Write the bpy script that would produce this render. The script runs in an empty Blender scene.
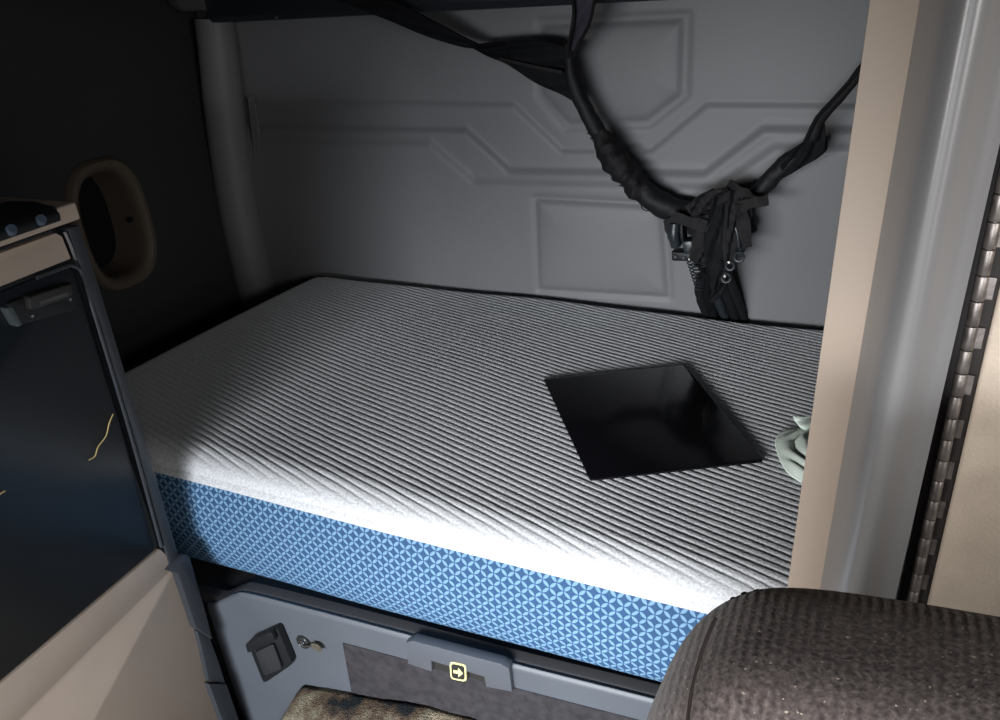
import bpy, bmesh, math, random
import numpy as np
from mathutils import Vector, Matrix, noise
random.seed(7)
C = bpy.context.scene.collection
# ------------------------------------------------------------------ camera frame (solved from the photo's vanishing points)
FP = 785.0
_up = Vector((-120, -1540, -FP)).normalized()
_X = Vector((1800, 260, -FP)); _X = (_X - _up * _X.dot(_up)).normalized()
_Y = _up.cross(_X)
RW = Matrix((_X, _Y, _up))            # camera axes -> world axes
CAM = Vector((0, 0, 1.58))
def ray(px, py): return RW @ Vector((px - 500, py - 360, FP))
def onY(px, py, y): d = ray(px, py); return CAM + d * (y / d.y)
def onX(px, py, x): d = ray(px, py); return CAM + d * (x / d.x)
def onZ(px, py, z): d = ray(px, py); return CAM + d * ((z - CAM.z) / d.z)

# ------------------------------------------------------------------ helpers
def tag(o, label=None, cat=None, group=None, kind=None):
    if label: o['label'] = label
    if cat: o['category'] = cat
    if group: o['group'] = group
    if kind: o['kind'] = kind
    return o
def empty(name, loc, label, cat, group=None):
    o = bpy.data.objects.new(name, None); C.objects.link(o); o.location = loc
    o.empty_display_size = .05
    return tag(o, label, cat, group)
def link(name, me, mat, parent=None, smooth=True, autos=True):
    me.update()
    o = bpy.data.objects.new(name, me); C.objects.link(o)
    if mat: me.materials.append(mat)
    if parent is not None:
        o.parent = parent
        loc = Vector(parent.location); q = parent.parent
        while q is not None: loc = loc + Vector(q.location); q = q.parent
        for v in me.vertices: v.co -= loc
    if smooth:
        me.polygons.foreach_set('use_smooth', [True] * len(me.polygons))
        if autos:
            try: me.set_sharp_from_angle(angle=math.radians(38))
            except Exception: pass
    return o
def bmobj(name, bm, mat, parent=None, smooth=True, bevel=0, seg=2):
    bmesh.ops.recalc_face_normals(bm, faces=bm.faces)
    if bevel:
        es = [e for e in bm.edges if len(e.link_faces) == 2 and e.calc_face_angle(0) > math.radians(30)]
        bmesh.ops.bevel(bm, geom=es, offset=bevel, segments=seg, affect='EDGES', profile=.5, clamp_overlap=True)
    me = bpy.data.meshes.new(name); bm.to_mesh(me); bm.free()
    return link(name, me, mat, parent, smooth)
def prism(bm, pts, d):
    """closed polygon (3D points) extruded by vector d"""
    a = [bm.verts.new(p) for p in pts]; b = [bm.verts.new(Vector(p) + Vector(d)) for p in pts]
    n = len(a)
    bm.faces.new(a); bm.faces.new(b[::-1])
    for i in range(n):
        j = (i + 1) % n; bm.faces.new((a[j], a[i], b[i], b[j]))
    return bm
def box(bm, lo, hi):
    x0, y0, z0 = lo; x1, y1, z1 = hi
    return prism(bm, [(x0, y0, z0), (x1, y0, z0), (x1, y1, z0), (x0, y1, z0)], (0, 0, z1 - z0))
def catmull(P, n):
    P = [Vector(p) for p in P]; out = []
    Q = [2 * P[0] - P[1]] + P + [2 * P[-1] - P[-2]]
    for i in range(1, len(Q) - 2):
        for k in range(n):
            t = k / n; a, b, c, d = Q[i - 1], Q[i], Q[i + 1], Q[i + 2]
            out.append(.5 * ((2 * b) + (c - a) * t + (2 * a - 5 * b + 4 * c - d) * t * t + (3 * b - a - 3 * c + d) * t ** 3))
    out.append(P[-1]); return out
def lerp_list(R, n):
    out = []
    for i in range(len(R) - 1):
        for k in range(n): out.append(R[i] + (R[i + 1] - R[i]) * k / n)
    out.append(R[-1]); return out
def tube(bm, P, R, n=6, seg=12, rough=0, flat=1.0, freq=40):
    path = catmull(P, n); rad = lerp_list(R, n) if hasattr(R, '__len__') else [R] * len(path)
    prev = None; rings = []
    for i, p in enumerate(path):
        t = (path[min(i + 1, len(path) - 1)] - path[max(i - 1, 0)]).normalized()
        if prev is None:
            prev = t.orthogonal().normalized()
        nrm = (prev - t * prev.dot(t)).normalized(); prev = nrm
        bi = t.cross(nrm); ring = []
        for k in range(seg):
            a = 2 * math.pi * k / seg
            d = nrm * math.cos(a) + bi * math.sin(a) * flat
            r = rad[i]
            if rough: r *= 1 + rough * noise.noise((p + d * .02) * freq)
            ring.append(bm.verts.new(p + d * r))
        rings.append(ring)
    for i in range(len(rings) - 1):
        for k in range(seg):
            j = (k + 1) % seg
            bm.faces.new((rings[i][k], rings[i][j], rings[i + 1][j], rings[i + 1][k]))
    bm.faces.new(rings[0][::-1]); bm.faces.new(rings[-1])
    return bm
def ribbon(bm, A, B, th, n=6, m=6, wav=0.0, cyc=3):
    """cloth band between edge curves A and B, with thickness"""
    a = catmull(A, n); b = catmull(B, n); L = len(a); front = []; back = []
    for i in range(L):
        t = (a[min(i + 1, L - 1)] - a[max(i - 1, 0)]).normalized(); w = (b[i] - a[i])
        nr = t.cross(w)
        nr = nr.normalized() if nr.length > 1e-9 else Vector((0, -1, 0))
        if nr.y > 0: nr = -nr
        ra = []; rb = []
        for k in range(m + 1):
            s = k / m; p = a[i] + w * s
            p = p + nr * wav * math.sin(s * math.pi * cyc + i * .5) * (1 if 0 < k < m else .3)
            ra.append(bm.verts.new(p + nr * th / 2)); rb.append(bm.verts.new(p - nr * th / 2))
        front.append(ra); back.append(rb)
    for i in range(L - 1):
        for k in range(m):
            bm.faces.new((front[i][k], front[i][k + 1], front[i + 1][k + 1], front[i + 1][k]))
            bm.faces.new((back[i][k + 1], back[i][k], back[i + 1][k], back[i + 1][k + 1]))
        for (s, k) in ((0, 0), (1, m)):
            bm.faces.new((front[i][k], front[i + 1][k], back[i + 1][k], back[i][k]))
    for i in (0, L - 1):
        for k in range(m): bm.faces.new((front[i][k], back[i][k], back[i][k + 1], front[i][k + 1]))
    return bm
def cyl(bm, c, axis, r, h, seg=24, r2=None):
    axis = Vector(axis).normalized(); n = axis.orthogonal().normalized(); b = axis.cross(n)
    c = Vector(c); r2 = r if r2 is None else r2
    A = [bm.verts.new(c + (n * math.cos(2 * math.pi * k / seg) + b * math.sin(2 * math.pi * k / seg)) * r) for k in range(seg)]
    B = [bm.verts.new(c + axis * h + (n * math.cos(2 * math.pi * k / seg) + b * math.sin(2 * math.pi * k / seg)) * r2) for k in range(seg)]
    bm.faces.new(A[::-1]); bm.faces.new(B)
    for k in range(seg):
        j = (k + 1) % seg; bm.faces.new((A[k], A[j], B[j], B[k]))
    return bm
def grid_mesh(name, P, uv=None):
    """P: (rows, cols, 3) numpy"""
    r, c, _ = P.shape
    me = bpy.data.meshes.new(name)
    idx = np.arange(r * c).reshape(r, c)
    q = np.stack([idx[:-1, :-1], idx[:-1, 1:], idx[1:, 1:], idx[1:, :-1]], -1).reshape(-1, 4)
    me.vertices.add(r * c); me.vertices.foreach_set('co', P.reshape(-1).astype(np.float32))
    me.loops.add(q.size); me.loops.foreach_set('vertex_index', q.reshape(-1).astype(np.int32))
    me.polygons.add(len(q)); me.polygons.foreach_set('loop_start', (np.arange(len(q)) * 4).astype(np.int32))
    me.update(calc_edges=True); me.validate()
    if uv is not None:
        l = me.uv_layers.new(name='UVMap')
        l.data.foreach_set('uv', uv.reshape(-1, 2)[q.reshape(-1)].reshape(-1).astype(np.float32))
    return me

# ------------------------------------------------------------------ materials
def mat(name, col, rough=.5, spec=.5, metal=0, bump=0, bscale=200, vary=0, vscale=5, sheen=0, stretch=None, coat=0, wear=None):
    m = bpy.data.materials.new(name); m.use_nodes = True; nt = m.node_tree; N = nt.nodes; L = nt.links
    b = N['Principled BSDF']; b.inputs['Roughness'].default_value = rough
    b.inputs['Specular IOR Level'].default_value = spec; b.inputs['Metallic'].default_value = metal
    if coat: b.inputs['Coat Weight'].default_value = coat; b.inputs['Coat Roughness'].default_value = .1
    if sheen: b.inputs['Sheen Weight'].default_value = sheen
    tc = N.new('ShaderNodeTexCoord'); out = tc.outputs['Object']
    if stretch:
        mp = N.new('ShaderNodeMapping'); mp.inputs['Scale'].default_value = stretch; L.new(out, mp.inputs['Vector']); out = mp.outputs[0]
    c = (*col, 1)
    if vary:
        n = N.new('ShaderNodeTexNoise'); n.inputs['Scale'].default_value = vscale; n.inputs['Detail'].default_value = 6
        L.new(out, n.inputs['Vector'])
        r = N.new('ShaderNodeValToRGB'); r.color_ramp.elements[0].position = .3; r.color_ramp.elements[1].position = .7
        r.color_ramp.elements[0].color = (*[x * (1 - vary) for x in col], 1); r.color_ramp.elements[1].color = (*[min(1, x * (1 + vary)) for x in col], 1)
        L.new(n.outputs['Fac'], r.inputs['Fac']); L.new(r.outputs['Color'], b.inputs['Base Color'])
    else: b.inputs['Base Color'].default_value = c
    if bump:
        n = N.new('ShaderNodeTexNoise'); n.inputs['Scale'].default_value = bscale; n.inputs['Detail'].default_value = 3
        L.new(out, n.inputs['Vector'])
        bp = N.new('ShaderNodeBump'); bp.inputs['Strength'].default_value = bump; bp.inputs['Distance'].default_value = .002
        L.new(n.outputs['Fac'], bp.inputs['Height']); L.new(bp.outputs[0], b.inputs['Normal'])
    return m
M = {}
M['vinyl'] = mat('grey_vinyl', (.17, .173, .182), .5, .4, bump=.12, bscale=350, vary=.05, vscale=3)
M['wall_dark'] = mat('dark_wall_cloth', (.028, .029, .032), .75, .25, bump=.15, bscale=500)
M['header'] = mat('header_plastic', (.016, .021, .026), .45, .4)
M['ceil'] = mat('headliner', (.10, .10, .105), .9, .1, bump=.2)
M['floor'] = mat('rubber_floor', (.06, .06, .062), .8, .2, bump=.3, bscale=120)
M['tan'] = mat('tan_laminate', (.44, .36, .30), .5, .4, vary=.05, vscale=8, bump=.05, bscale=400)
M['tan_trim'] = mat('tan_trim_plastic', (.40, .325, .265), .55, .35, vary=.03, vscale=4)
M['post'] = mat('grey_post_plastic', (.195, .192, .195), .33, .6, bump=.05, bscale=500, vary=.04)
M['trim_grey'] = mat('charcoal_trim_plastic', (.036, .041, .05), .38, .5, bump=.06, bscale=500)
M['panel_grey'] = mat('grey_bunk_plastic', (.085, .096, .114), .45, .45, bump=.1, bscale=500, vary=.05, vscale=9)
M['lip'] = mat('dark_lip_plastic', (.05, .05, .054), .8, .2, bump=.1)
M['inset'] = mat('dark_inset_carpet', (.038, .036, .040), .95, .1, bump=.5, bscale=700, vary=.25, vscale=60)
M['black'] = mat('black_plastic', (.009, .010, .012), .5, .35, bump=.08, bscale=400)
M['blackdoor'] = mat('black_gloss_door', (.009, .012, .016), .32, .35, bump=.03, bscale=20)
M['glass'] = mat('black_glass_plate', (.006, .006, .008), .16, .3)
M['hole'] = mat('dark_recess', (.008, .008, .009), .9, .1)
M['web'] = mat('black_webbing', (.006, .0065, .008), .75, .15, bump=.2, bscale=600, vary=.3, vscale=40)
M['tape'] = mat('black_cloth_tape', (.006, .006, .007), .7, .3, bump=.6, bscale=160, vary=.4, vscale=60)
M['sleeve'] = mat('black_sleeve', (.008, .0085, .010), .6, .3, bump=.3, bscale=90)
M['conn'] = mat('connector_plastic', (.022, .028, .034), .35, .5)
M['copper'] = mat('wire_silver', (.45, .42, .38), .35, .5, metal=.9)
M['chrome'] = mat('chrome', (.65, .66, .68), .2, .5, metal=1)
M['brass'] = mat('key_tag_metal', (.42, .38, .30), .35, .5, metal=.9)
M['hinge'] = mat('worn_hinge_metal', (.27, .24, .225), .42, .5, metal=.85, vary=.45, vscale=60, bump=.2, bscale=150)
M['hinge_dark'] = mat('dark_hinge_channel', (.02, .016, .016), .6, .3)
M['door_fab'] = mat('beige_door_cloth', (.50, .42, .345), .85, .2, bump=.5, bscale=260, vary=.10, vscale=22)
M['yellow'] = mat('sticker_yellow', (.75, .70, .32), .5)
M['sticker'] = mat('sticker_black', (.02, .02, .02), .5)
M['fiber'] = mat('yellow_fiber', (.55, .42, .18), .6)
M['cloth'] = mat('pale_green_cloth', (.60, .68, .61), .85, .15, bump=.3, bscale=300, vary=.12, vscale=30, sheen=.2)
M['dust'] = mat('dust', (.6, .58, .5), .9)
M['knob'] = mat('pale_blue_knob', (.07, .095, .13), .3, .5)

def cover_mat():
    m = mat('white_knit_cover', (.62, .635, .66), .88, .12, bump=.6, bscale=260, vary=.2, vscale=230, sheen=.15)
    return m
M['cover'] = cover_mat()
def blue_mat():
    m = bpy.data.materials.new('blue_circle_knit'); m.use_nodes = True; nt = m.node_tree; N = nt.nodes; L = nt.links
    b = N['Principled BSDF']; b.inputs['Roughness'].default_value = .8; b.inputs['Specular IOR Level'].default_value = .2
    def math_(op, a, bb=None, cl=False):
        n = N.new('ShaderNodeMath'); n.operation = op; n.use_clamp = cl
        for i, v in enumerate((a, bb)):
            if v is None: continue
            if isinstance(v, (int, float)): n.inputs[i].default_value = v
            else: L.new(v, n.inputs[i])
        return n.outputs[0]
    uv = N.new('ShaderNodeUVMap'); uv.uv_map = 'UVMap'
    sx = N.new('ShaderNodeSeparateXYZ'); L.new(uv.outputs[0], sx.inputs[0])
    step = .0118                      # half period along the width
    p = math_('DIVIDE', math_('ADD', sx.outputs[0], sx.outputs[1]), 2 * step)
    q = math_('DIVIDE', math_('SUBTRACT', sx.outputs[0], sx.outputs[1]), 2 * step)
    def cell(v): return math_('ABSOLUTE', math_('SUBTRACT', math_('FRACT', v), .5))
    a, c = cell(p), cell(q)
    mx = math_('MAXIMUM', a, c); mn = math_('MINIMUM', a, c)
    d = math_('SQRT', math_('ADD', math_('POWER', math_('SUBTRACT', 1.0, mx), 2), math_('POWER', mn, 2)))
    e = math_('SUBTRACT', .6900, d)                       # >0 inside a petal
    petal = math_('MULTIPLY', e, 22, True)
    node = math_('MULTIPLY', math_('SUBTRACT', math_('SUBTRACT', 1.0, mx), math_('MULTIPLY', math_('SUBTRACT', mn, 0.0), 1.0)), 14, True)
    fac = math_('MULTIPLY', petal, math_('MULTIPLY', math_('SUBTRACT', .5, mn), 18, True))
    nz = N.new('ShaderNodeTexNoise'); nz.inputs['Scale'].default_value = 900; nz.inputs['Detail'].default_value = 2
    L.new(uv.outputs[0], nz.inputs['Vector'])
    mix = N.new('ShaderNodeMix'); mix.data_type = 'RGBA'
    L.new(fac, mix.inputs['Factor'])
    mix.inputs['A'].default_value = (.040, .10, .215, 1); mix.inputs['B'].default_value = (.21, .38, .58, 1)
    mul = N.new('ShaderNodeMix'); mul.data_type = 'RGBA'; mul.blend_type = 'MULTIPLY'; mul.inputs['Factor'].default_value = .35
    L.new(mix.outputs['Result'], mul.inputs['A']); L.new(nz.outputs['Fac'], mul.inputs['B'])
    L.new(mul.outputs['Result'], b.inputs['Base Color'])
    bp = N.new('ShaderNodeBump'); bp.inputs['Strength'].default_value = .5; bp.inputs['Distance'].default_value = .0012
    L.new(fac, bp.inputs['Height']); L.new(bp.outputs[0], b.inputs['Normal'])
    return m
M['blue'] = blue_mat()
def rib_mat():
    m = bpy.data.materials.new('brown_ribbed_seat_cloth'); m.use_nodes = True; nt = m.node_tree; N = nt.nodes; L = nt.links
    b = N['Principled BSDF']; b.inputs['Roughness'].default_value = .95; b.inputs['Specular IOR Level'].default_value = .1
    b.inputs['Sheen Weight'].default_value = .15
    tc = N.new('ShaderNodeTexCoord')
    w = N.new('ShaderNodeTexWave'); w.bands_direction = 'X'; w.inputs['Scale'].default_value = 46; w.inputs['Distortion'].default_value = 1.8
    w.inputs['Detail'].default_value = 3; w.inputs['Detail Scale'].default_value = 6
    L.new(tc.outputs['Object'], w.inputs['Vector'])
    n = N.new('ShaderNodeTexNoise'); n.inputs['Scale'].default_value = 260; n.inputs['Detail'].default_value = 4
    L.new(tc.outputs['Object'], n.inputs['Vector'])
    r = N.new('ShaderNodeValToRGB'); r.color_ramp.elements[0].position = .3; r.color_ramp.elements[1].position = .72
    r.color_ramp.elements[0].color = (.048, .038, .037, 1); r.color_ramp.elements[1].color = (.16, .13, .122, 1)
    L.new(n.outputs['Fac'], r.inputs['Fac'])
    mx = N.new('ShaderNodeMix'); mx.data_type = 'RGBA'; mx.blend_type = 'MULTIPLY'; mx.inputs['Factor'].default_value = .25
    L.new(r.outputs[0], mx.inputs['A']); L.new(w.outputs['Color'], mx.inputs['B'])
    n2 = N.new('ShaderNodeTexNoise'); n2.inputs['Scale'].default_value = 420; n2.inputs['Detail'].default_value = 0
    L.new(tc.outputs['Object'], n2.inputs['Vector'])
    r2 = N.new('ShaderNodeValToRGB'); r2.color_ramp.elements[0].position = .80; r2.color_ramp.elements[1].position = .83
    L.new(n2.outputs['Fac'], r2.inputs['Fac'])
    m2 = N.new('ShaderNodeMix'); m2.data_type = 'RGBA'; L.new(r2.outputs[0], m2.inputs['Factor'])
    L.new(mx.outputs['Result'], m2.inputs['A']); m2.inputs['B'].default_value = (.38, .32, .26, 1)
    L.new(m2.outputs['Result'], b.inputs['Base Color'])
    ad = N.new('ShaderNodeMath'); ad.operation = 'ADD'; L.new(w.outputs['Fac'], ad.inputs[0]); L.new(n.outputs['Fac'], ad.inputs[1])
    bp = N.new('ShaderNodeBump'); bp.inputs['Strength'].default_value = .35; bp.inputs['Distance'].default_value = .002
    L.new(ad.outputs[0], bp.inputs['Height']); L.new(bp.outputs[0], b.inputs['Normal'])
    return m
M['seat'] = rib_mat()
def carpet_mat():
    m = bpy.data.materials.new('mottled_brown_carpet'); m.use_nodes = True; nt = m.node_tree; N = nt.nodes; L = nt.links
    b = N['Principled BSDF']; b.inputs['Roughness'].default_value = 1; b.inputs['Specular IOR Level'].default_value = .05
    tc = N.new('ShaderNodeTexCoord')
    n = N.new('ShaderNodeTexNoise'); n.inputs['Scale'].default_value = 14; n.inputs['Detail'].default_value = 3
    L.new(tc.outputs['Object'], n.inputs['Vector'])
    r = N.new('ShaderNodeValToRGB'); e = r.color_ramp.elements
    e[0].position = .36; e[0].color = (.03, .035, .04, 1); e[1].position = .68; e[1].color = (.48, .40, .29, 1)
    k = e.new(.46); k.color = (.17, .125, .09, 1); k = e.new(.55); k.color = (.27, .245, .18, 1)
    L.new(n.outputs['Fac'], r.inputs['Fac'])
    f = N.new('ShaderNodeTexNoise'); f.inputs['Scale'].default_value = 340; f.inputs['Detail'].default_value = 3
    L.new(tc.outputs['Object'], f.inputs['Vector'])
    rr = N.new('ShaderNodeValToRGB'); rr.color_ramp.elements[0].position = .35; rr.color_ramp.elements[1].position = .65
    rr.color_ramp.elements[0].color = (.25, .25, .25, 1); L.new(f.outputs['Fac'], rr.inputs['Fac'])
    mx = N.new('ShaderNodeMix'); mx.data_type = 'RGBA'; mx.blend_type = 'MULTIPLY'; mx.inputs['Factor'].default_value = .8
    L.new(r.outputs[0], mx.inputs['A']); L.new(rr.outputs[0], mx.inputs['B']); L.new(mx.outputs['Result'], b.inputs['Base Color'])
    bp = N.new('ShaderNodeBump'); bp.inputs['Strength'].default_value = 1; bp.inputs['Distance'].default_value = .004
    L.new(f.outputs['Fac'], bp.inputs['Height']); L.new(bp.outputs[0], b.inputs['Normal'])
    return m
M['carpet'] = carpet_mat()

# ================================================================== ROOM SHELL
XL, XR, YB, YF, ZF, ZC = -1.76, 1.15, 1.82, -1.7, .05, 2.0
bm = box(bmesh.new(), (XL - .05, YF, ZF - .04), (XR + .05, YB + .05, ZF)); tag(bmobj('floor', bm, M['floor']), kind='structure')
bm = box(bmesh.new(), (XL - .05, YF, ZC), (XR + .05, YB + .05, ZC + .04)); tag(bmobj('ceiling', bm, M['ceil']), kind='structure')
# right wall behind the closet: from the bunk to just before the open doorway
bm = box(bmesh.new(), (XR, .25, ZF), (XR + .04, YB, ZC)); tag(bmobj('wall_right', bm, M['ceil']), kind='structure')

# back wall: quilted vinyl with stitched grooves
def seg_dist(X, Z, pts, closed=False):
    D = np.full(X.shape, 9.0)
    n = len(pts); rng = range(n if closed else n - 1)
    for i in rng:
        a = pts[i]; b = pts[(i + 1) % n]
        dx, dz = b[0] - a[0], b[1] - a[1]; L2 = dx * dx + dz * dz + 1e-12
        t = np.clip(((X - a[0]) * dx + (Z - a[1]) * dz) / L2, 0, 1)
        D = np.minimum(D, np.hypot(X - a[0] - t * dx, Z - a[1] - t * dz))
    return D
def inside(X, Z, pts):
    I = np.zeros(X.shape, bool); n = len(pts)
    for i in range(n):
        x1, z1 = pts[i]; x2, z2 = pts[(i + 1) % n]
        c = ((z1 > Z) != (z2 > Z)) & (X < (x2 - x1) * (Z - z1) / (z2 - z1 + 1e-12) + x1)
        I ^= c
    return I
YW = 1.815
def W(px, py): p = onY(px, py, YW); return (p.x, p.z)
oct_ = [W(535, 21), W(688, 14), W(686, 97), W(648, 127), W(563, 130), W(535, 97)]
octi = [W(540, 26), W(683, 19), W(681, 95), W(646, 122), W(567, 125), W(540, 95)]
K = [(-1.9, W(330, 100)[1]), W(330, 100), W(512, 103), W(561, 150), W(650, 150), W(706, 103), W(870, 104), (.9, W(870, 104)[1])]
Mm = [(-1.9, W(330, 126)[1]), W(330, 126), W(466, 128), W(510, 168), W(705, 171), W(764, 126), W(850, 127), (.9, W(850, 127)[1])]
Nn = [(-1.9, W(330, 139)[1]), W(330, 139), W(432, 140), W(476, 178), W(718, 183), W(776, 143), W(850, 144), (.9, W(850, 144)[1])]
bx = [W(538, 196), W(665, 203), W(671, 295), W(541, 287)]
xs = np.arange(XL - .02, XR + .02, .006); zs = np.arange(ZF, ZC + .006, .005)
Xg, Zg = np.meshgrid(xs, zs)
H = np.zeros(Xg.shape)
def groove(d, w, dep): return -dep * np.exp(-(d / w) ** 2)
def above(X, Z, pts):
    px = np.array([p[0] for p in pts]); pz = np.array([p[1] for p in pts]); return Z - np.interp(X, px, pz)
def sst(v, w): t = np.clip(v / w * .5 + .5, 0, 1); return t * t * (3 - 2 * t)
# stepped panels: surface steps towards the room below every line
H += .006 * (1 - sst(above(Xg, Zg, K), .016)) + .012 * (1 - sst(above(Xg, Zg, Mm), .018)) + .010 * (1 - sst(above(Xg, Zg, Nn), .02))
H += groove(seg_dist(Xg, Zg, K), .008, .003) + groove(seg_dist(Xg, Zg, Mm), .008, .0035) + groove(seg_dist(Xg, Zg, Nn), .010, .002)
dO = seg_dist(Xg, Zg, oct_, True); dI = seg_dist(Xg, Zg, octi, True)
H += groove(dO, .006, .003) + groove(dI, .007, .0035)
H += np.where(inside(Xg, Zg, octi), .008 * (1 - np.exp(-dI / .035)), 0)
dB = seg_dist(Xg, Zg, bx, True)
H += groove(dB, .008, .005) + np.where(inside(Xg, Zg, bx), .010 * (1 - np.exp(-dB / .03)), 0)
# soft padding undulation and a crease near the left corner
H += .004 * np.sin(Xg * 3.1 + 1) * np.sin(Zg * 5 + .3)
H = np.where(Xg > .35, np.minimum(H, .01), H)
P = np.stack([Xg, YW + .012 - H, Zg], -1)
wb = link('wall_back', grid_mesh('wall_back', P), M['vinyl'], autos=False)
sol = wb.modifiers.new('thick', 'SOLIDIFY'); sol.thickness = .02; sol.offset = 1 if False else -1
tag(wb, kind='structure')
# little pinched fabric pull tab near the corner
bm = bmesh.new()
A = [onY(253, 96, 1.80), onY(256, 112, 1.793), onY(259, 136, 1.793), onY(257, 158, 1.80)]
B = [onY(248, 97, 1.80), onY(250, 114, 1.795), onY(253, 138, 1.795), onY(254, 158, 1.80)]
ribbon(bm, A, B, .004, 5, 4, .001)
bmobj('fabric_crease', bm, M['vinyl'], wb)
# corner bolster, a soft vertical roll
bm = bmesh.new()
c0 = onY(203, 14, 1.765); c1 = onY(253, 288, 1.765)
ax = (c1.x + c0.x) / 2
tube(bm, [(c0.x + .012, 1.79, 1.492), (c0.x + .006, 1.785, 1.40), (ax + .0, 1.782, 1.2), (c1.x, 1.78, .95), (c1.x, 1.78, .70), (c1.x, 1.78, .5)], [.052, .054, .058, .060, .062, .062], 8, 24)
tag(bmobj('trim_1', bm, M['vinyl']), kind='structure')

# left wall with the oval opening
def stadium(cy, cz, ry, rz, n=64, tilt=0, pw=2.8):
    out = []
    for k in range(n):
        a = 2 * math.pi * k / n
        c, s = math.cos(a), math.sin(a)
        y = ry * math.copysign(abs(c) ** (2 / pw), c); z = rz * math.copysign(abs(s) ** (2 / pw), s)
        out.append((cy + y * math.cos(tilt) - z * math.sin(tilt), cz + y * math.sin(tilt) + z * math.cos(tilt)))
    return out
e1 = onX(113, 153, XL); e2 = onX(113, 295, XL); eL = onX(68, 220, XL); eR = onX(149, 222, XL)
cy, cz = (eL.y + eR.y) / 2 , (e1.z + e2.z) / 2
ry, rz = (eR.y - eL.y) / 2, (e1.z - e2.z) / 2
N_ = 64
def rect_pt(a, y0, y1, z0, z1):
    c, s = math.cos(a), math.sin(a); t = 1e9
    if c > 1e-9: t = min(t, (y1 - cy) / c)
    if c < -1e-9: t = min(t, (y0 - cy) / c)
    if s > 1e-9: t = min(t, (z1 - cz) / s)
    if s < -1e-9: t = min(t, (z0 - cz) / s)
    return (cy + c * t, cz + s * t)
hole = stadium(cy, cz, ry * .74, rz * .80)
bm = bmesh.new()
corn = [(YF, ZF), (YB, ZF), (YB, ZC), (YF, ZC)]
outer = []
for (y, z) in hole: outer.append(rect_pt(math.atan2(z - cz, y - cy), YF, YB, ZF, ZC))
for c in corn:
    k = min(range(N_), key=lambda i: abs(math.atan2(math.sin(math.atan2(outer[i][1] - cz, outer[i][0] - cy) - math.atan2(c[1] - cz, c[0] - cy)), math.cos(math.atan2(outer[i][1] - cz, outer[i][0] - cy) - math.atan2(c[1] - cz, c[0] - cy)))))
    outer[k] = c
for X0, flip in ((XL, 0), (XL - .05, 1)):
    h = [bm.verts.new((X0, y, z)) for y, z in hole]; o = [bm.verts.new((X0, y, z)) for y, z in outer]
    for k in range(N_):
        j = (k + 1) % N_; bm.faces.new((h[k], h[j], o[j], o[k]))
tag(bmobj('wall_left', bm, M['wall_dark'], smooth=False), kind='structure')
# oval frame
t = empty('oval_recess_frame', (XL, cy, cz), 'tan oval framed recess with a black opening in the dark left wall', 'recess frame')
def ring_loft(bm, loops):
    R = [[bm.verts.new(p) for p in lp] for lp in loops]
    for a, b in zip(R[:-1], R[1:]):
        n = len(a)
        for k in range(n):
            j = (k + 1) % n; bm.faces.new((a[k], a[j], b[j], b[k]))
    return R
def SL(f, g, x): return [(x, y, z) for y, z in stadium(cy, cz, ry * f, rz * g)]
bm = bmesh.new()
ring_loft(bm, [SL(1, 1, XL + .001), SL(.99, .99, XL + .012), SL(.95, .955, XL + .020), SL(.86, .88, XL + .021), SL(.78, .82, XL + .014), SL(.74, .785, XL + .001), SL(.735, .78, XL - .02)])
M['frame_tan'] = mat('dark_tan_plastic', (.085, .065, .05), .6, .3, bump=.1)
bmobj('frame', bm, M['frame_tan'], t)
bm = bmesh.new()
R = ring_loft(bm, [SL(.735, .78, XL - .02), SL(.715, .765, XL - .08), SL(.70, .75, XL - .10)])
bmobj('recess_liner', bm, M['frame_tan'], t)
bm = bmesh.new(); prism(bm, SL(.72, .77, XL - .10), (-.01, 0, 0)); bmobj('back_plate', bm, M['hole'], t)
bm = bmesh.new(); p = onX(120, 215, XL - .03); cyl(bm, (XL - .02, cy + ry * .70, cz - .01), (0, -1, 0), .006, .012, 16); bmobj('catch', bm, M['black'], t)

# overhead locker edge above the padded wall
t = empty('overhead_locker', (-.4, 1.74, 1.5), 'dark overhead locker running along the top of the padded back wall', 'locker')
zl = onY(450, 11, 1.79).z
def hz(px): return zl
bm = bmesh.new()
a = onY(228, 18, 1.79); b_ = onY(700, 2, 1.79)
pr = [(0, .0), (-.055, .004), (-.07, .018), (-.07, .30), (0, .30)]
prism(bm, [(XL + .12, 1.80 + y, zl - .001 + z) for y, z in pr], (XR - XL - .16, 0, .0))
bmobj('face', bm, M['header'], t, bevel=.003)
bm = bmesh.new()
e0 = onY(200, 4, 1.73)
tube(bm, [(XL + .02, 1.735, e0.z + .012), (XL + .06, 1.728, e0.z + .008), (XL + .125, 1.730, e0.z + .006)], [.022, .026, .022], 6, 20)
bmobj('end_cap', bm, mat('satin_cap', (.10, .10, .10), .25, .5, bump=.2, bscale=40), t)
bm = bmesh.new(); s = onY(276, 17, 1.735); cyl(bm, (s.x, 1.737, s.z), (0, -1, 0), .004, .006, 16, .003)
bmobj('screw', bm, M['chrome'], t)

# unseen slab added above the frame to shade the upper part of the padded wall
bm = box(bmesh.new(), (XL + .02, .87, 1.605), (XR - .03, 1.72, 1.68))
tag(bmobj('added_shade_slab', bm, M['ceil'], bevel=.01), 'grey unseen slab added above the mattress to shade the wall', 'shade slab')

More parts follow.
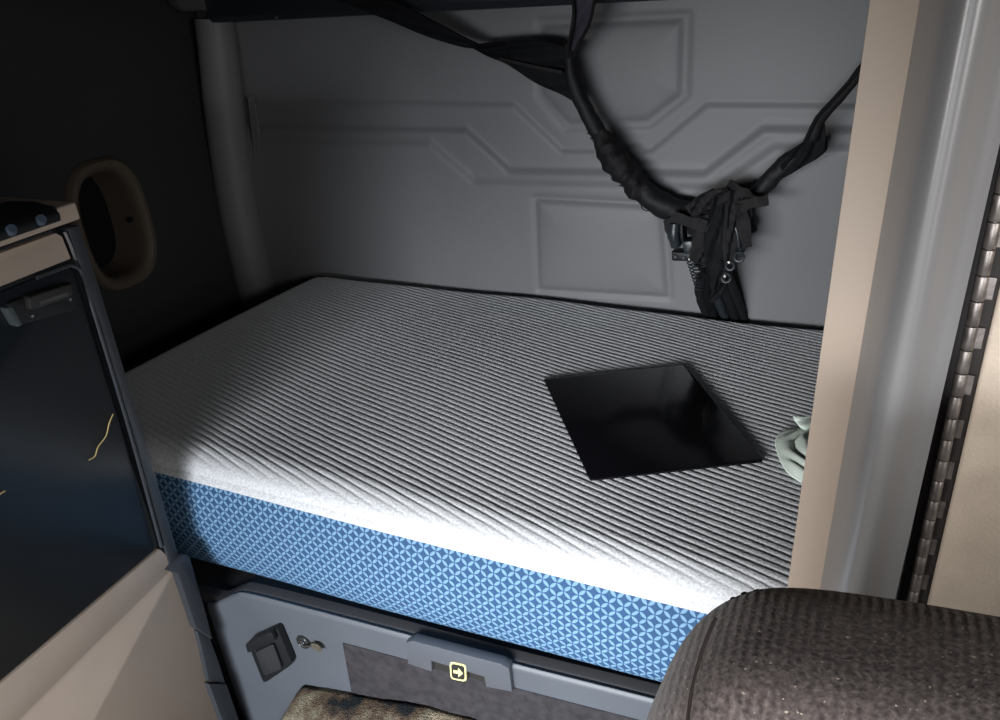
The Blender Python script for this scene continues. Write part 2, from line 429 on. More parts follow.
# ================================================================== BUNK BASE
YP = .845
def yp(x): return YP + .05 * (x + .66)
def onP(px, py, off=0):
    d = ray(px, py)           # plane y = YP + .05(x+.66) - off
    tt = (YP + .05 * .66 - off) / (d.y - .05 * d.x)
    return CAM + d * tt
t = empty('bunk_base', (-.6, .95, ZF), 'grey moulded plastic bunk base under the blue mattress side', 'bunk base')
XE = .30
lipz = lambda px, py: onP(px, py).z
pL = [onP(206, 604), onP(214, 604), onP(223, 600), onP(234, 595.5), onP(246, 595), onP(300, 608.5), onP(400, 635), onP(510, 665), onP(652, 701)]
zR = pL[-1].z
pts = [Vector(p) for p in pL]
pts.append(Vector((XE, yp(XE), zR + .004)))
top = catmull(pts, 4)
bm = bmesh.new()
# face plate with a soft inward lean at the left end and a rolled top edge
rows = []
for p in top:
    edge_in = max(0, 1 - (p.x - top[0].x) / .05) ** 2 * .0
    col = []
    for (dy, dz) in ((.012, .0), (.004, .001), (0, -.003), (-.001, -.010)):
        col.append(bm.verts.new((p.x, p.y + dy, p.z + dz)))
    for k in range(1, 9):
        z = (p.z - .010) + (ZF - p.z + .010) * k / 8
        cyv = .006 * math.sin(min(1, (p.x - top[0].x) / .15) * math.pi) * (1 - k / 8)
        col.append(bm.verts.new((p.x, p.y - .001 + cyv, z)))
    rows.append(col)
for i in range(len(rows) - 1):
    for k in range(len(rows[0]) - 1): bm.faces.new((rows[i][k], rows[i + 1][k], rows[i + 1][k + 1], rows[i][k + 1]))
ob = bmobj('face_panel', bm, M['panel_grey'], t)
m_ = ob.modifiers.new('thick', 'SOLIDIFY'); m_.thickness = .012; m_.offset = -1
# left flank going down the side behind the wardrobe trim
bm = bmesh.new(); x0 = top[0].x
prism(bm, [(x0 - .03, yp(x0) + .01, ZF), (x0 + .002, yp(x0) + .002, ZF), (x0 + .002, yp(x0) + .002, top[0].z), (x0 - .03, yp(x0) + .01, top[0].z)], (0, .02, 0))
bmobj('side_flange', bm, M['lip'], t)
# lip (deck) behind the face panel: two-level dark surface
bm = bmesh.new()
rows = []
for p in [Vector((-1.60, yp(-1.6), top[3].z - .01)), Vector((-1.19, yp(-1.19), top[3].z - .008))] + top[2:]:
    zb = max(p.z, .455)
    rows.append([bm.verts.new((p.x, p.y + .006, p.z - .001)), bm.verts.new((p.x, p.y + .016, zb + .001)), bm.verts.new((p.x, p.y + .034, zb + .001)), bm.verts.new((p.x, p.y + .038, zb - .006)), bm.verts.new((p.x, p.y + .075, zb - .008)), bm.verts.new((p.x, YB - .02, zb - .008))])
for i in range(len(rows) - 1):
    for k in range(5): bm.faces.new((rows[i][k], rows[i][k + 1], rows[i + 1][k + 1], rows[i + 1][k]))
ob = bmobj('deck', bm, M['lip'], t)
m_ = ob.modifiers.new('thick', 'SOLIDIFY'); m_.thickness = .01; m_.offset = -1
# dark inset door
bm = bmesh.new()
q = [onP(342, 643, .003), onP(405, 660, .003), onP(510, 689, .003), onP(648, 716, .003)]
qb = onP(352, 700, .003)
poly = [(q[0].x, q[0].y, q[0].z), (q[1].x, q[1].y, q[1].z), (q[3].x, q[3].y, q[1].z + .01), (q[3].x, q[3].y, ZF + .05), (qb.x - .005, qb.y, ZF + .05)]
prism(bm, poly, (0, .01, 0))
bmobj('storage_door', bm, M['inset'], t, bevel=.0015)
# grip bracket
bm = bmesh.new()
g = [onP(*a, .012) for a in ((405, 643), (412, 641), (500, 664), (509, 669), (512, 692), (486, 687), (484, 677), (431, 661), (432, 672), (408, 664))]
prism(bm, g, (0, .02, 0))
gb = bmobj('grip_bracket', bm, mat('grip_grey', (.085, .094, .112), .4, .45), t, bevel=.0015)
bm = bmesh.new()
g = [onP(*a, .004) for a in ((431, 660), (487, 674), (487, 682), (431, 668))]
prism(bm, g, (0, .006, 0))
bmobj('grip_recess', bm, M['sticker'], gb)
# arrow sticker
s = [onP(*a, .013) for a in ((449.5, 661.5), (466, 665), (466.5, 682), (450.5, 679))]
st = empty('arrow_sticker', sum(s, Vector()) / 4, None, None); 
st.parent = t; st.location = sum(s, Vector()) / 4 - Vector(t.location); st['label'] = 'black square sticker with pale yellow border and arrow pointing right'
def rr(corners, r=.22, n=4):
    out = []; L4 = len(corners)
    for i in range(L4):
        a, b, c = corners[i - 1], corners[i], corners[(i + 1) % L4]
        p = b + (a - b) * r; q = b + (c - b) * r
        for k in range(n + 1):
            u = k / n; out.append(p * (1 - u) ** 2 + b * 2 * u * (1 - u) + q * u * u)
    return out
cc = sum(s, Vector()) / 4
bm = bmesh.new(); prism(bm, rr(s), (0, .0035, 0)); bmobj('border', bm, M['yellow'], st, smooth=False)
bm = bmesh.new(); prism(bm, [p + Vector((0, -.0006, 0)) for p in rr([cc + (v - cc) * .80 for v in s])], (0, .002, 0)); bmobj('field', bm, M['sticker'], st, smooth=False)
ex = (s[1] - s[0]) ; ez = (s[0] - s[3])
arr = [(-.27, .09), (.02, .09), (.02, .27), (.32, 0), (.02, -.27), (.02, -.09), (-.27, -.09)]
bm = bmesh.new(); prism(bm, [cc + ex * a + ez * b + Vector((0, -.0012, 0)) for a, b in arr], (0, .0008, 0)); bmobj('arrow', bm, M['yellow'], st, smooth=False)
# outlet box
oc = [onP(*a, .020) for a in ((247, 643), (276, 629), (291, 665), (263, 684))]
om = sum(oc, Vector()) / 4
bm = bmesh.new()
base = [v + Vector((0, .028, 0)) for v in rr([om + (v - om) * 1.03 for v in oc], .12)]
prism(bm, base, (0, -.026, 0))
outlet = bmobj('outlet_box', bm, M['black'], t, bevel=.002)
outlet['label'] = 'black power outlet box'
eu = (oc[1] - oc[0]); ev = (oc[0] - oc[3])
bm = bmesh.new()
fa = [om + eu * a + ev * b + Vector((0, -.0005, 0)) for a, b in ((-.30, -.36), (.30, -.36), (.30, .22), (-.30, .22))]
prism(bm, rr(fa, .15), (0, -.005, 0)); pl = bmobj('receptacle_plate', bm, mat('outlet_face', (.028, .03, .034), .3, .5), outlet, bevel=.0008)
bm = bmesh.new()
for b in (.08, -.20):
    for a in (-.10, .08):
        c = om + eu * a + ev * b + Vector((0, -.0062, 0))
        u = eu.normalized() * .0016; v = ev.normalized() * .005
        prism(bm, [c - u - v, c + u - v, c + u + v, c - u + v], (0, .001, 0))
    cyl(bm, om + eu * -.01 + ev * (b - .09) + Vector((0, -.0052, 0)), (0, -1, 0), .0028, .001, 12)
bmobj('socket_slots', bm, M['chrome'], outlet, smooth=False)
for o in (outlet,): pass
bm = bmesh.new(); c = om + eu * -.30 + ev * .24 + Vector((0, 0, 0)); cyl(bm, c, (0, -1, 0), .0022, .0035, 12); bmobj('indicator', bm, M['chrome'], outlet)
# hinged cover on top of outlet
bm = bmesh.new(); fa = [om + eu * a + ev * b for a, b in ((-.47, .28), (.47, .28), (.45, .50), (-.45, .50))]
prism(bm, rr(fa, .2), (0, -.010, 0)); bmobj('outlet_cover', bm, M['black'], outlet, bevel=.002)
# lock with key tag
lc = onP(304, 641, 0)
bm = bmesh.new()
cyl(bm, lc + Vector((0, .004, 0)), (0, -1, 0), .0175, .008, 32, .0155)
lock = bmobj('lock', bm, M['sticker'], t)
bm = bmesh.new()
for k in range(6):
    a = 2 * math.pi * k / 6 + .3
    pth = [lc + Vector((math.cos(a + s_) * .0135, -.0048, math.sin(a + s_) * .0135)) for s_ in (0, .25, .5, .75)]
    tube(bm, pth, .0013, 2, 6)
bmobj('lock_ring', bm, M['conn'], lock)
bm = bmesh.new(); cyl(bm, lc + Vector((0, -.003, 0)), (0, -1, 0), .0075, .005, 24, .0065); bmobj('lock_core', bm, M['chrome'], lock)
kc = onP(316, 648, .014)
bm = bmesh.new(); n = 28
ell = []
d1 = (onP(323, 652, .014) - kc).normalized(); d2 = Vector((0, 1, 0)).cross(d1)
for k in range(n):
    a = 2 * math.pi * k / n; ell.append(kc + d1 * math.cos(a) * .0125 + d2 * math.sin(a) * .0085)
prism(bm, ell, (0, .003, 0)); kt = bmobj('key_tag', bm, M['brass'], lock, bevel=.0006)
bm = bmesh.new(); prism(bm, [kc + (v - kc) * .74 + Vector((0, -.0012, 0)) for v in ell], (0, .002, 0)); bmobj('key_tag_face', bm, mat('tag_face', (.09, .08, .06), .4, .5), lock)
bm = bmesh.new(); tube(bm, [lc + Vector((0, -.006, 0)), lc + Vector((.004, -.011, -.003)), kc - d1 * .009], .002, 4, 8); bmobj('key_stem', bm, M['chrome'], lock)

# ================================================================== MATTRESS
ZT = .78
t = empty('mattress', (-.55, 1.3, .50), 'mattress with ridged white top and blue circle-patterned side on the bunk', 'mattress')
# profile across depth (v): front seam -> rounding -> flat -> back rounding
def prof():
    pts = []
    # front face and rounding
    y0, z0 = .858, .726
    y1, z1 = .862, .745
    n1 = 16
    for k in range(n1): f = k / n1; pts.append((y0 + (y1 - y0) * f - .004 * math.sin(f * math.pi), z0 + (z1 - z0) * f))
    n2 = 80
    for k in range(n2):
        a = (k / n2) * math.pi / 2
        pts.append((y1 + .060 * (1 - math.cos(a)), z1 + (ZT - z1) * math.sin(a) ** .9))
    ys = np.arange(y1 + .060, 1.752, .0013)
    for y in ys: pts.append((float(y), ZT))
    for k in range(1, 13):
        a = k / 12 * math.pi / 2
        pts.append((1.752 + .026 * math.sin(a), ZT - .028 * (1 - math.cos(a))))
    pts.append((1.778, .72))
    return np.array(pts)
pv = prof()
xu = [( -1.56, .06), (-1.56, .045), (-1.558, .030), (-1.553, .018), (-1.546, .009), (-1.538, .003), (-1.528, 0)]
xs = [a for a, b in xu] + list(np.arange(-1.52, .46, .0042)); dz = [b for a, b in xu] + [0] * (len(xs) - len(xu))
xs = np.array(xs); dz = np.array(dz)
XX = np.tile(xs, (len(pv), 1)); YY = np.tile(pv[:, :1], (1, len(xs))); ZZ = np.tile(pv[:, 1:2], (1, len(xs))) - dz[None, :] * np.clip((pv[:, 1:2] - .70) / .08, 0, 1)
# left edge drifts inwards towards the back; corner rounding
dep = np.clip((YY - .86) / .92, 0, 1)
fade = np.clip((-.9 - XX) / .66, 0, 1)
XX = XX + fade * (.085 * dep ** 1.5)
back = np.clip((YY - 1.70) / .078, 0, 1); YY = YY - back * .03 * np.exp(-((XX + 1.475) / .035) ** 2)
# gentle sag / wobble
nx = np.sin(XX * 7.1) * .0016 + np.sin(XX * 17 + 2) * .0007
ZZ = ZZ + nx * np.clip((YY - .88) / .15, 0, 1) ; YY = YY + (np.sin(XX * 6.3 + .5) * .003 + np.sin(XX * 15) * .0012) * np.clip((YY - 1.5) / .28, 0, 1) + np.sin(XX * 5 + 1) * .0025 * np.clip((.95 - YY) / .08, 0, 1)
# ridges: rows running 16 degrees across the bed
th = math.radians(16.0); PER = .0142
S = XX * math.sin(th) + YY * math.cos(th)
along = XX * math.cos(th) - YY * math.sin(th)
S = S + .0012 * np.sin(along * 9 + S * 8) + .0005 * np.sin(along * 41 + S * 90)
ph = np.mod(S / PER, 1) - .5
row = np.floor(S / PER)
amp = .0021 * (.85 + .25 * np.sin(row * 2.4) * .5 + .15 * np.sin(along * 60 + row * 1.7) * .5)
edge = np.clip((pv[:, 1] - .757) / .023, 0, 1)[:, None] ; edge = edge * edge * (3 - 2 * edge)
edge = np.maximum(edge, .05)
Lf = np.clip((XX + 1.50) / .06, 0.15, 1)
h = -np.exp(-(np.abs(ph) / .17) ** 2.0) * amp * edge * Lf
T = np.gradient(pv, axis=0); T /= np.linalg.norm(T, axis=1)[:, None]
nrmY = -T[:, 1]; nrmZ = T[:, 0]
YY = YY + h * nrmY[:, None]; ZZ = ZZ + h * nrmZ[:, None]
cov = link('top_cover', grid_mesh('top_cover', np.stack([XX, YY, ZZ], -1)), M['cover'], t, autos=False)
cov['label'] = 'white ridged knit top cover'
# border: blue side fabric round front and left
path = [(-1.50, 1.76), (-1.555, 1.55), (-1.575, 1.3), (-1.575, 1.1)]
for k in range(0, 9):
    a = math.pi + k / 8 * math.pi / 2
    path.append((-1.515 + .06 * math.cos(a), .922 + .06 * math.sin(a)))
pp = []
for a, b in zip(path[:-1], path[1:]):
    n = max(1, int(math.dist(a, b) / .02))
    for k in range(n): pp.append((a[0] + (b[0] - a[0]) * k / n, a[1] + (b[1] - a[1]) * k / n))
xx = -1.515
while xx < .46: pp.append((xx, .862)); xx += .015
pp = np.array(pp); tg = np.gradient(pp, axis=0); tg /= np.linalg.norm(tg, axis=1)[:, None]
nr = np.stack([tg[:, 1], -tg[:, 0]], -1)      # outward
arc = np.concatenate([[0], np.cumsum(np.linalg.norm(np.diff(pp, axis=0), axis=1))])
def bot(x): return .475 + .055 * np.clip((x + 1.2) / 1.0, 0, 1.2)
vp = [(-.006, 0.0), (.004, .03), (.010, .09), (.014, .18), (.017, .32), (.018, .46), (.016, .60), (.010, .73), (.001, .84), (-.014, .92), (-.034, .97), (-.06, 1.0), (-.12, 1.01)]
vc = catmull([(a, b, 0) for a, b in vp], 4)
P = np.zeros((len(vc), len(pp), 3)); UV = np.zeros((len(vc), len(pp), 2))
for j, (x, y) in enumerate(pp):
    zb = float(bot(x)); zt = .738; vlen = 0; last = None
    ztop = zt + .0012 * math.sin(x * 9)
    for i, q in enumerate(vc):
        wig = .003 * math.sin(x * 11 + q[1] * 4)
        o = q[0] + wig * math.sin(min(1, q[1]) * math.pi)
        p = (x + nr[j, 0] * o, y + nr[j, 1] * o + np.sin(x * 5 + 1) * .0025, ztop + (zb - ztop) * q[1])
        if last: vlen += math.dist(p, last)
        last = p; P[i, j] = p; UV[i, j] = (arc[j], -vlen)
bo = link('side_border', grid_mesh('side_border', P, UV), M['blue'], t, autos=False)
bo['label'] = 'blue knit side with light interlocking circles'
# bottom cloth so the mattress is closed below
bm = bmesh.new(); 
ring = [(float(P[-1, j, 0]), float(P[-1, j, 1]), float(P[-1, j, 2])) for j in range(0, len(pp), 6)]
ring += [(.45, 1.76, .535), (-1.48, 1.76, .475)]
vs = [bm.verts.new(p) for p in ring]; bm.faces.new(vs)
bmesh.ops.triangulate(bm, faces=bm.faces)
bmobj('bottom_cloth', bm, M['black'], t, smooth=False)

# ================================================================== GLOSSY PLATE ON MATTRESS
g = [onZ(543.5, 379, ZT + .004), onZ(684, 365, ZT + .004), onZ(764, 461, ZT + .004), onZ(590, 480, ZT + .004)]
gc = sum(g, Vector()) / 4
t = empty('black_plate', gc, 'thin glossy black rectangular plate lying on the ridged white mattress', 'plate')
bm = bmesh.new(); prism(bm, rr([v + Vector((0, 0, -.003)) for v in g], .02, 3), (0, 0, .004)); bmobj('pane', bm, M['glass'], t, bevel=.0007)
for (a, b) in ((601, 412), (640, 415), (692, 424), (650, 439)):
    bm = bmesh.new(); p = onZ(a, b, ZT + .0020); bmesh.ops.create_icosphere(bm, subdivisions=1, radius=.0009, matrix=Matrix.Translation(p)); bmobj('dust_speck', bm, M['dust'], t)

# ================================================================== PALE GREEN CLOTH
def fold_cloth():
    n, m = 60, 90; P = np.zeros((n, m, 3))
    c = Vector((.042, 1.25, ZT))
    for i in range(n):
        for j in range(m):
            r = i / (n - 1); a = 2 * math.pi * j / (m - 1)
            rad = .128 * (1 + .10 * math.sin(2 * a + 1) + .05 * math.sin(5 * a))
            x = math.cos(a) * rad * r * .95; y = math.sin(a) * rad * r * .95
            # curved folds hugging the left-hand side
            u = x * 1.0 + .35 * y + 14 * (y * y) * .35
            f = abs(math.sin(r * 15 + 3.2 * noise.noise(Vector((x * 18, y * 18, 1.7))) + a * 1.5)) ** .6
            f2 = noise.noise(Vector((x * 22, y * 14, 3.3)))
            z = (1 - r ** 3.5) * (.016 + .020 * f + .022 * f2) + .003
            P[i, j] = (c.x + x, c.y + y, c.z + max(.0015, z))
    return P
me = grid_mesh('crumpled_cloth', fold_cloth())
cl = link('crumpled_cloth', me, M['cloth'], autos=False)
m_ = cl.modifiers.new('thick', 'SOLIDIFY'); m_.thickness = .0015; m_.offset = 1
tag(cl, 'pale green crumpled cloth on the mattress beside the tan trim post', 'cloth')
bm = bmesh.new()
cp = [onZ(798, 418, ZT + .02), onZ(792, 413, ZT + .045), onZ(803, 424, ZT + .03), onZ(820, 430, ZT + .03)]
ribbon(bm, [onZ(792.5, 415, ZT + .040), onZ(803, 417, ZT + .034), onZ(822, 414, ZT + .02)], [onZ(794, 420, ZT + .028), onZ(803, 429, ZT + .018), onZ(822, 432, ZT + .01)], .002, 6, 8, .003, 2)
bmobj('cloth_corner', bm, M['cloth'], cl)

# ================================================================== WARDROBE / CABINET AT THE LEFT
XC = -1.10
def F(px, py, d=0): return onX(px, py, XC + d)
t = empty('wardrobe_cabinet', (XC - .3, .45, ZF), 'tan and charcoal cabinet with a black door at the left of the bunk', 'cabinet')
Y0 = -.15
def pyz(bm, pts, x, d): return prism(bm, [(x, a, b) for a, b in pts], (d, 0, 0))
zt = F(78, 200).z; zg = F(75, 223).z
ye = .790
# carcass behind
bm = bmesh.new(); box(bm, (XL + .06, Y0, ZF), (XC - .012, .755, zg - .002)); bmobj('carcass', bm, M['trim_grey'], t)
# counter (tan slab edge)
bm = bmesh.new(); pyz(bm, [(Y0, zg + .004), (ye + .006, zg + .004), (ye + .006, zt), (Y0, zt)], XC + .006, -.40); bmobj('countertop', bm, M['tan'], t, bevel=.004, seg=3)
# drawer front
z2, z3 = F(66, 229.5).z, F(73, 258).z
bm = bmesh.new(); pyz(bm, [(Y0, z2), (.752, z2), (.760, z2 - .008), (.762, z3), (Y0, z3)], XC, -.02); bmobj('drawer_front', bm, M['tan'], t, bevel=.0015)
bm = bmesh.new(); tube(bm, [(XC + .002, .764, z2 - .002), (XC + .003, .766, (z2 + z3) / 2), (XC + .002, .767, z3 - .003)], .0022, 4, 8); bmobj('edge_strip', bm, M['chrome'], t)
# side post (charcoal)
d1 = F(85, 265); d3 = F(160, 547)
bm = bmesh.new()
pyz(bm, [(.770, zg - .004), (.792, zg - .004), (.790, 1.1), (.786, .9), (.776, .607), (.752, .607), (.766, .9), (.772, 1.1)], XC + .004, -.03)
bmobj('side_post', bm, M['trim_grey'], t, bevel=.003)
bm = bmesh.new(); pyz(bm, [(Y0, z3 - .002), (.772, z3 - .002), (.772, z3 - .014), (Y0, z3 - .014)], XC - .006, -.02); bmobj('top_rail', bm, M['black'], t)
# door: rounded top corner
dt = z3 - .006; db = d3.z
arc_ = [(.772 - .02 + .02 * math.sin(a), dt - .022 + .02 * math.cos(a)) for a in [k / 8 * math.pi / 2 for k in range(9)]]
door_pts = [(Y0, dt - .002)] + arc_ + [(.768, 1.10), (.762, .9), (.748, db), (Y0, db - .012)]
bm = bmesh.new(); pyz(bm, [(a - .010 if a > 0 else a, b) for a, b in door_pts], XC - .002, -.02)
door = bmobj('door', bm, M['blackdoor'], t, bevel=.003)
door['label'] = 'glossy black door with a recessed latch'
bm = bmesh.new()
tube(bm, [(XC + .002, a - .002, b) for a, b in ([(.70, dt - .001)] + arc_[::2] + [(.770, 1.10), (.764, .9), (.751, db)])], .003, 5, 8)
bmobj('door_gasket', bm, M['trim_grey'], t)
# latch
la = [F(3, 303), F(70, 281), F(73, 309), F(13, 325)]
la = [Vector((XC - .003, p.y, p.z)) for p in la]
lt = bmobj('latch', prism(bmesh.new(), rr(la, .12), (.012, 0, 0)), M['black'], door, bevel=.002)
lc_ = sum(la, Vector()) / 4; eu = (la[1] - la[0]); ev = (la[0] - la[3])
bm = bmesh.new(); prism(bm, rr([lc_ + eu * a + ev * b for a, b in ((-.28, .08), (.36, .08), (.42, .60), (-.22, .62))], .15), (.024, 0, 0)); bmobj('paddle', bm, M['sticker'], lt if False else door, bevel=.003)
bm = bmesh.new(); prism(bm, rr([lc_ + eu * a + ev * b for a, b in ((-.50, -.46), (-.42, -.46), (-.44, .42), (-.53, .40))], .2), (.016, 0, 0)); bmobj('latch_cap', bm, mat('latch_cap_grey', (.06, .075, .08), .35, .5), door, bevel=.001)
for a, b in ((-.24, -.26), (.36, -.12)):
    bm = bmesh.new(); cyl(bm, lc_ + eu * a + ev * b + Vector((.010, 0, 0)), (1, 0, 0), .0036, .005, 16, .0024); bmobj('screw', bm, M['chrome'], door)
bm = bmesh.new(); prism(bm, [lc_ + eu * a + ev * b + Vector((.021, 0, 0)) for a, b in ((-.12, .18), (.30, .18), (.30, .32), (-.12, .32))], (.0035, 0, 0)); bmobj('latch_plate', bm, mat('latch_plate', (.07, .07, .07), .4, .4), door)
# lower rail and panel
zr = F(160, 551).z; z5 = F(170, 572).z
bm = bmesh.new(); pyz(bm, [(Y0, db - .015), (.746, db - .003), (.768, z5 + .006), (.755, z5 + .002), (Y0, z5 - .068)], XC + .001, -.022); bmobj('lower_rail', bm, M['tan'], t, bevel=.002)
bm = bmesh.new(); pyz(bm, [(Y0, z5 - .070), (.760, z5 + .000), (.772, z5 - .008), (.772, ZF), (Y0, ZF)], XC - .004, -.02); bmobj('lower_panel', bm, M['tan'], t, bevel=.002)
# lower corner trim in three stacked lengths
def T3(px, py, d=.012): q = F(px, py, d); return (q.y, q.z)
tr = [([(168, 571), (178, 574), (196, 628), (213, 640), (206, 612), (190, 556), (184, 554)], .012),
      ([(197, 631), (201, 645), (209, 681), (226, 684), (220, 664), (211, 640), (208, 632)], .006),
      ([(209, 684), (223, 722), (233, 755), (250, 755), (238, 716), (227, 684)], .010)]
for k, (pg, d) in enumerate(tr):
    pg = [T3(a, b, d) for a, b in pg]
    if k == 2: pg = [(a, max(b, ZF)) for a, b in pg]
    bm = bmesh.new(); pyz(bm, pg, XC + d, -.03); bmobj('corner_trim', bm, M['trim_grey'], t, bevel=.003)
# control pod on the counter edge
pd = [F(0, 203, .012), F(25, 197, .012), F(54, 198, .012), F(56, 204, .012), F(52, 214, .012), F(30, 224, .012), F(0, 236, .012)]
yA, yB = -.05, pd[3].y
pt = empty('control_pod', (XC, .6, zt), 'low black control pod with two pale blue round knobs on the tan counter', 'control pod')
zlow = zt - .018
bm = bmesh.new()
sec = [(XC + .014, zlow), (XC + .016, zlow + .012), (XC + .004, zt + .004), (XC - .03, zt + .010), (XC - .09, zt + .008), (XC - .10, zt + .001), (XC - .02, zt + .001), (XC + .0065, zt + .0005), (XC + .0065, zlow)]
prism(bm, [(a, .30, b) for a, b in sec], (0, yB - .30, 0)); bmobj('housing', bm, M['black'], pt, bevel=.004, seg=3)
for (a, b) in ((10, 225), (39, 213)):
    p = F(a, b, .016); bm = bmesh.new()
    cyl(bm, (XC + .012, p.y, zlow + .010), (1, 0, .6), .0085, .008, 24, .0065); bmobj('knob', bm, M['knob'], pt)
# loose yellow fibres stuck on the door
fb = bmesh.new(); P_ = [F(*a, .0015) for a in ((113, 414), (109, 424), (106, 436), (98, 447), (95, 456), (89, 460))]
tube(fb, P_, .0010, 5, 6); o = bmobj('loose_fiber', fb, M['fiber']); tag(o, 'long curved yellow fiber stuck to the black door', 'fiber')
fb = bmesh.new(); P_ = [F(*a, .0015) for a in ((-8, 501), (0, 494), (5, 491))]
tube(fb, P_, .0012, 4, 6); o = bmobj('loose_fiber', fb, M['fiber']); tag(o, 'short yellow fiber stuck on the black door near the left picture edge', 'fiber')

# ================================================================== CORNER POST AT THE RIGHT
t = empty('corner_post', (.05, .84, ZF), 'tall rounded grey corner post with a flat tan strip, right of the bunk', 'post')
zb0, zt0 = ZF, ZC
def V2(px, py, y): p = onY(px, py, y); return p
# tan strip: follow photo edges (slightly leaning)
def leanx(pa, pb, y, z):
    a = onY(*pa, y); b = onY(*pb, y); f = (z - a.z) / (b.z - a.z); return a.x + (b.x - a.x) * f
yT = .832
def strip(bm, la, ra, y, d):
    pts = [(leanx(*la, y, zb0), y, zb0), (leanx(*ra, y, zb0), y, zb0), (leanx(*ra, y, zt0), y, zt0), (leanx(*la, y, zt0), y, zt0)]
    return prism(bm, pts, (0, d, 0))
Ls = ((870, 0), (787, 590)); Rs = ((919, 0), (820, 586))
bm = bmesh.new(); strip(bm, Ls, ((921, 0), (822, 586)), yT - .003, .010); bmobj('tan_strip', bm, M['tan_trim'], t, bevel=.0012)
# partition board behind (end panel between bunk and closet)
# grey rounded cover: profile in plan swept vertically
prof_ = [(0, 0), (.005, -.020), (.012, -.044), (.019, -.066), (.026, -.082), (.035, -.093), (.046, -.095), (.056, -.090), (.066, -.081), (.077, -.072), (.088, -.066), (.095, -.062), (.0975, -.03), (.098, 0)]
pc = catmull([(a, b, 0) for a, b in prof_[:12]], 5) + [Vector((.098, -.03, 0)), Vector((.098, 0, 0))]
W_ = .0790 / .0975
bm = bmesh.new(); loops = []
for z in np.linspace(zb0, zt0, 12):
    x0 = leanx(*Rs, yT, z)
    wz = 1.0
    loops.append([(x0 + p.x * W_ * wz, yT + p.y, float(z)) for p in pc])
R = [[bm.verts.new(p) for p in lp] for lp in loops]
for a, b in zip(R[:-1], R[1:]):
    n = len(a)
    for k in range(n): j = (k + 1) % n; bm.faces.new((a[k], a[j], b[j], b[k]))
bm.faces.new(R[0]); bm.faces.new(R[-1][::-1])
bmobj('grey_cover', bm, M['post'], t)

# closet door with piano hinge
yD = .800
hl = ((1001, 150), (919, 583))
def hx(y, z, off=0): return leanx((996, 150), (905, 583), y, z) + off
t = empty('closet_door', (.3, yD, ZF), 'beige cloth-covered closet door hung on a worn metal hinge at the right edge', 'door')
bm = bmesh.new()
zA, zB = .30, zt0
pts = [(hx(yD, zA, .026), yD, zA), (.62, yD, zA), (.62, yD, zB), (hx(yD, zB, .026), yD, zB)]
prism(bm, pts, (0, .03, 0)); bmobj('padded_panel', bm, M['door_fab'], t, bevel=.004, seg=3)
bm = bmesh.new()
pts = [(hx(yD, zA, -.002), yD, zA), (hx(yD, zA, .025), yD, zA), (hx(yD, zB, .025), yD, zB), (hx(yD, zB, -.002), yD, zB)]
prism(bm, pts, (0, .02, 0)); hg = bmobj('hinge_channel', bm, M['hinge_dark'], t, bevel=.001)
zz = .50; k = 0
while zz < 1.58:
    L_ = .0255
    bm = bmesh.new(); x = hx(yD - .006, zz, .0108)
    x2 = hx(yD - .006, zz + L_, .0108)
    cyl(bm, (x, yD - .004, zz + .001), (x2 - x, 0, L_), .0056, L_ - .0012, 14)
    kk = bmobj('knuckle', bm, M['hinge'], hg, bevel=.0003)
    # leaf behind
    if k % 2 == 0:
        bm = bmesh.new(); box(bm, (x + .004, yD - .0035, zz + .002), (x + .0115, yD + .002, zz + L_ - .002)); bmobj('leaf', bm, M['hinge'], hg)
    zz += L_; k += 1
bm = bmesh.new(); cyl(bm, (hx(yD - .006, .50, .0108), yD - .004, .50), (hx(yD, 1.58, 0) - hx(yD, .5, 0), 0, 1.08), .0028, 1.09, 10); bmobj('hinge_pin', bm, M['hinge'], hg)
# wall beyond the closet door
bm = box(bmesh.new(), (.63, .80, ZF), (XR, .84, ZC)); tag(bmobj('wall_partition', bm, M['ceil']), kind='structure')

# ================================================================== SEAT IN THE FOREGROUND
t = empty('seat', (.18, .42, ZF), 'brown ribbed cloth seat back in the lower right foreground', 'seat')
def seat_back():
    # rounded slab, superellipse outline in x-z, rounded in y
    yc, hw, th_ = .415, .265, .062
    x_c = -.092 + hw + .012; ztop = 1.198; zbot = .55
    n, m = 72, 28
    P = np.zeros((n, m, 3))
    out = []
    # outline from lower left up over the top to the lower right
    key = [(-.118, .55), (-.120, .80), (-.112, .98), (-.099, 1.055), (-.080, 1.113), (-.052, 1.152), (-.015, 1.172), (.06, 1.184), (.18, 1.192), (.30, 1.188), (.37, 1.185), (.42, 1.12), (.44, 1.0), (.45, .80), (.45, .55)]
    ol = catmull([(a, b, 0) for a, b in key], 8)
    cx, cz_ = .165, .82
    P = np.zeros((m, len(ol), 3))
    for i in range(m):
        a = math.pi * i / (m - 1)              # front centre -> rim -> back centre
        s = math.sin(a) ; c = -math.cos(a)
        s = abs(s) ** .55; c = math.copysign(abs(c) ** .6, c)
        for j, q in enumerate(ol):
            z = q.y
            f = s
            x = cx + (q.x - cx) * (.0 + f) if False else q.x - (q.x - cx) / max(.001, math.hypot(q.x - cx, (q.y - cz_))) * .050 * (1 - f)
            zz = q.y - max(0, (q.y - cz_)) / max(.001, math.hypot(q.x - cx, (q.y - cz_))) * .050 * (1 - f)
            P[i, j] = (x, yc + c * th_ + .08 * (z - 1.2) * 0, zz)
    return P, ol
P, ol = seat_back()
bm = bmesh.new()
R = [[bm.verts.new(p) for p in row_] for row_ in P]
for a, b in zip(R[:-1], R[1:]):
    for k in range(len(a) - 1): bm.faces.new((a[k], a[k + 1], b[k + 1], b[k]))
